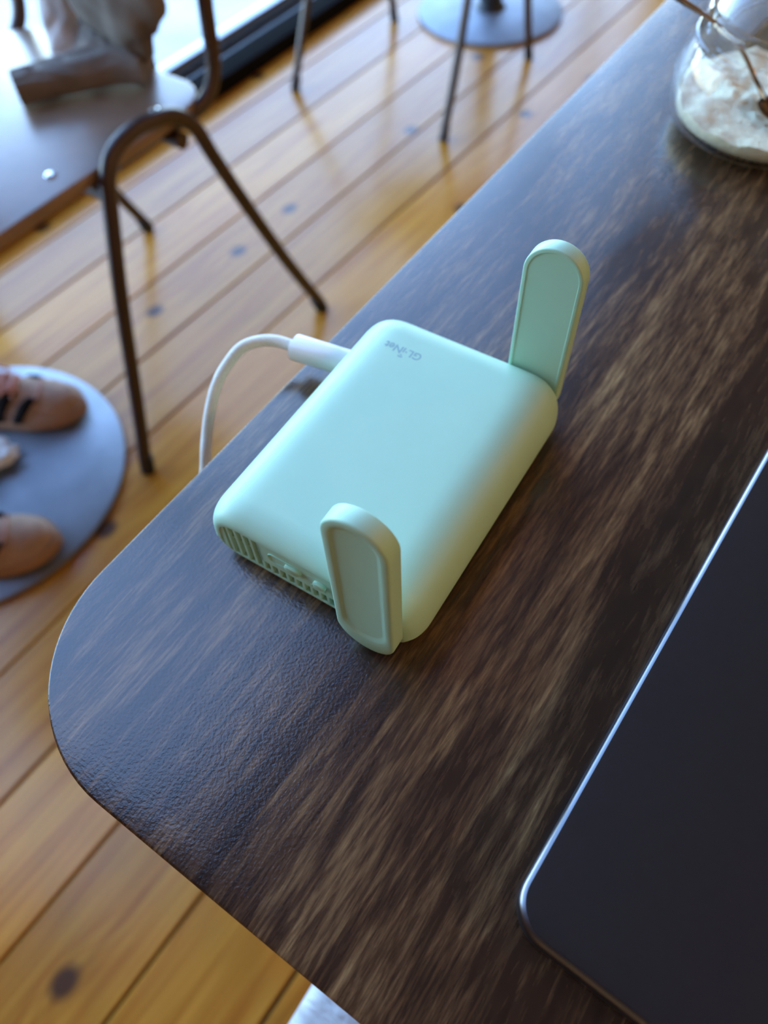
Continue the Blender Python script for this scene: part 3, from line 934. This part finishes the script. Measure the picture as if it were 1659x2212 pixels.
# ------------------------------------------------------------------ sneakers
def sneaker(label, toe, head, lift):
    """toe = tip on the ground plane, head = direction heel->toe in radians; local +X is forward"""
    ln = 0.285
    t = thing('sneaker', label, 'shoe', (toe[0] - math.cos(head) * ln, toe[1] - math.sin(head) * ln, lift), head, 'brown striped sneakers')
    def half_w(u):      # half width of the sole along the length
        pts = [(0, 0.022), (.05, .031), (.25, .034), (.5, .037), (.72, .047), (.85, .044), (.94, .031), (.985, .015), (1, .004)]
        for (a, wa), (b2, wb) in zip(pts[:-1], pts[1:]):
            if a <= u <= b2:
                f = (u - a) / (b2 - a); f = f * f * (3 - 2 * f) if b2 < .9 else f
                return wa + (wb - wa) * f
        return .004
    def top_h(u):
        pts = [(0, .075), (.08, .098), (.25, .088), (.42, .100), (.55, .086), (.68, .070), (.80, .058), (.90, .050), (.96, .041), (1, .026)]
        for (a, wa), (b2, wb) in zip(pts[:-1], pts[1:]):
            if a <= u <= b2:
                f = (u - a) / (b2 - a)
                return wa + (wb - wa) * f
        return .03
    us = [0, .02, .06, .12, .2, .3, .4, .5, .58, .66, .72, .78, .84, .88, .92, .95, .975, .99, 1]
    n = 24
    sole = []
    for u in us:
        w_ = half_w(u) + .003
        sole.append([(u * ln, s * w_, z_) for s, z_ in ((-1, .004), (-.9, 0), (.9, 0), (1, .004), (1, .020), (.96, .022), (-.96, .022), (-1, .020))])
    loft('sole', sole, M_SOLE, t, angle=40)
    up = []
    for u in us:
        w_ = half_w(u); h_ = top_h(u); ring_ = []
        for q in range(n):
            a = -0.15 + (math.pi + 0.3) * q / (n - 1)
            nn = 2.3
            cx_, sx_ = math.cos(a), max(0.0, math.sin(a))
            yy = w_ * math.copysign(abs(cx_) ** (2 / nn), cx_)
            narrow = 1 - 0.45 * (sx_ ** 2) * (1 if u < .7 else .25)
            ring_.append((u * ln - 0.004 * u, yy * (narrow if sx_ > 0 else 1), .016 + (h_ - .016) * sx_ ** (2 / 2.1)))
        up.append(ring_)
    loft('upper', up, M_SUEDE, t, angle=60)
    def on_side(u, f, side):
        w_ = half_w(u); h_ = top_h(u)
        a = f * math.pi / 2
        cx_, sx_ = math.cos(a), math.sin(a)
        yy = w_ * cx_ ** (2 / 2.3) * (1 - 0.45 * sx_ ** 2 * (1 if u < .7 else .25))
        return Vector((u * ln - 0.004 * u, side * yy, .016 + (h_ - .016) * sx_ ** (2 / 2.1)))
    for side in (-1, 1):
        for s in range(3):
            u0 = 0.690 - s * 0.115
            A, B = [], []
            for q in range(7):
                f = 0.02 + 0.68 * q / 6
                u = u0 - 0.055 + 0.20 * f
                for lst, du in ((A, -.031), (B, .031)):
                    p = on_side(u + du, f, side)
                    lst.append((p.x, p.y + side * 0.0034, p.z + 0.0034))
            V = A + B
            F = [(q, q + 1, 7 + q + 1, 7 + q) for q in range(6)]
            o = obj('side_stripe', V, F, M_STRIPE, t)
            md = o.modifiers.new('thick', 'SOLIDIFY'); md.thickness = 0.0020
    # tongue, lace loops and toe seam
    loft('tongue', [[(u * ln, s * .018, top_h(u) - .001 + .004 * (1 - s * s)) for s in (-1, -.6, 0, .6, 1)] + [(u * ln, s * .018, top_h(u) - .008) for s in (1, -1)] for u in (.36, .45, .55, .63, .68)], M_SUEDE2, t, angle=60)
    for q in range(5):
        u = .44 + q * .052
        tube('lace', [(u * ln, -.026, top_h(u) - .010), (u * ln + .003, -.012, top_h(u) + .0035), (u * ln + .003, .012, top_h(u) + .0035), (u * ln, .026, top_h(u) - .010)], 0.0026, M_SUEDE2, t, 8, 6)
    for s in (-1, 1):
        tube('lace_loop', [(.50 * ln, s * .004, top_h(.5) + .004), (.55 * ln, s * .022, top_h(.52) + .003), (.62 * ln, s * .026, top_h(.6) - .001), (.63 * ln, s * .012, top_h(.62) + .004), (.55 * ln, s * .006, top_h(.54) + .007)], 0.0024, M_SUEDE2, t, 8, 6)
    tube('toe_seam', [(.735 * ln, -.036, .040), (.775 * ln, -.026, .056), (.79 * ln, 0, .0610), (.775 * ln, .026, .056), (.735 * ln, .036, .040)], 0.0014, M_SUEDE2, t, 8, 6)
    return t
sneaker('brown pink sneaker with black stripes, higher of the two, on the steel base', (-0.937, 0.402), math.radians(38), 0.0165)
sneaker('brown pink sneaker nearest the table corner, overhanging the steel base rim', (-0.767, 0.188), math.radians(46), 0.0158)

# crumpled tissue by the shoe
V, F = [], []
sg, rg_ = 28, 18
for i2 in range(rg_ + 1):
    th = math.pi * i2 / rg_
    for q in range(sg):
        ph = 2 * math.pi * q / sg
        d = Vector((math.sin(th) * math.cos(ph), math.sin(th) * math.sin(ph), math.cos(th)))
        f = 1 + 0.5 * mnoise.noise(d * 2.2 + Vector((4, 1, 0))) + 0.35 * mnoise.noise(d * 5.5)
        V.append((0.038 * d.x * f, 0.030 * d.y * f, 0.017 + 0.016 * max(-1, d.z) * min(f, 1.05)))
for i2 in range(rg_):
    for q in range(sg):
        q2 = (q + 1) % sg
        F.append((i2 * sg + q, i2 * sg + q2, (i2 + 1) * sg + q2, (i2 + 1) * sg + q))
tis = obj('crumpled_tissue', V, F, M_TISSUE, None, True, 20)
tis.location = (-0.985, 0.235, 0.0168)
tis.rotation_euler = (0, 0, 0.6)
tag(tis, 'crumpled white tissue between the sneakers on the steel base', 'tissue')

# ------------------------------------------------------------------ white seat pad below the near table end
st_ = thing('stool', 'white crinkled seat below the near end of the table', 'stool', (0.155, -0.16, 0))
slab('seat_pad', rrect(-0.205, 0.205, -0.20, 0.20, 0.012, 6), 0.42, 0.47, M_WRINK, st_, r=0.010, seg=4)
for sx in (-1, 1):
    for sy in (-1, 1):
        tube('leg', [(sx * .17, sy * .165, 0), (sx * .165, sy * .16, .42)], 0.012, M_FRAME, st_, 12, 1)

# ------------------------------------------------------------------ warm pendant lamps of the room, out of the picture
M_CUP = simple('brass_shade', (0.45, 0.27, 0.10), rough=0.35, metal=0.9)
M_BULB = simple('frosted_bulb', (0.9, 0.8, 0.6), rough=0.4)
for (lx, ly, lab) in ((1.75, 0.35, 'brass pendant lamp hanging to the right of the dark table'), (2.0, 2.5, 'brass pendant lamp hanging at the far right of the room'), (2.3, -1.3, 'brass pendant lamp hanging behind the near table end')):
    lt = thing('pendant_lamp', lab, 'lamp', (lx, ly, 2.0), 0, 'pendant lamps')
    tube('flex', [(0, 0, 0.17), (0, 0, RZ - 2.0)], 0.004, M_BLACK, lt, 8, 1)
    lathe('shade', [(0.02, 0.175), (0.05, 0.165), (0.10, 0.10), (0.15, 0.0), (0.147, 0.0), (0.096, 0.095), (0.046, 0.158), (0.02, 0.165)], M_CUP, lt, 40)
    lathe('bulb', [(0, 0.04), (0.025, 0.05), (0.035, 0.08), (0.025, 0.115), (0.016, 0.16), (0, 0.165)], M_BULB, lt, 24)
    ld = bpy.data.lights.new('lamp_light', 'POINT')
    ld.shadow_soft_size = 0.04
    ld.energy = LAMP_W
    ld.color = (1.0, 0.50, 0.20)
    lo = bpy.data.objects.new('lamp_light', ld)
    COL.objects.link(lo)
    lo.parent = lt
    lo.location = (0, 0, -0.01)
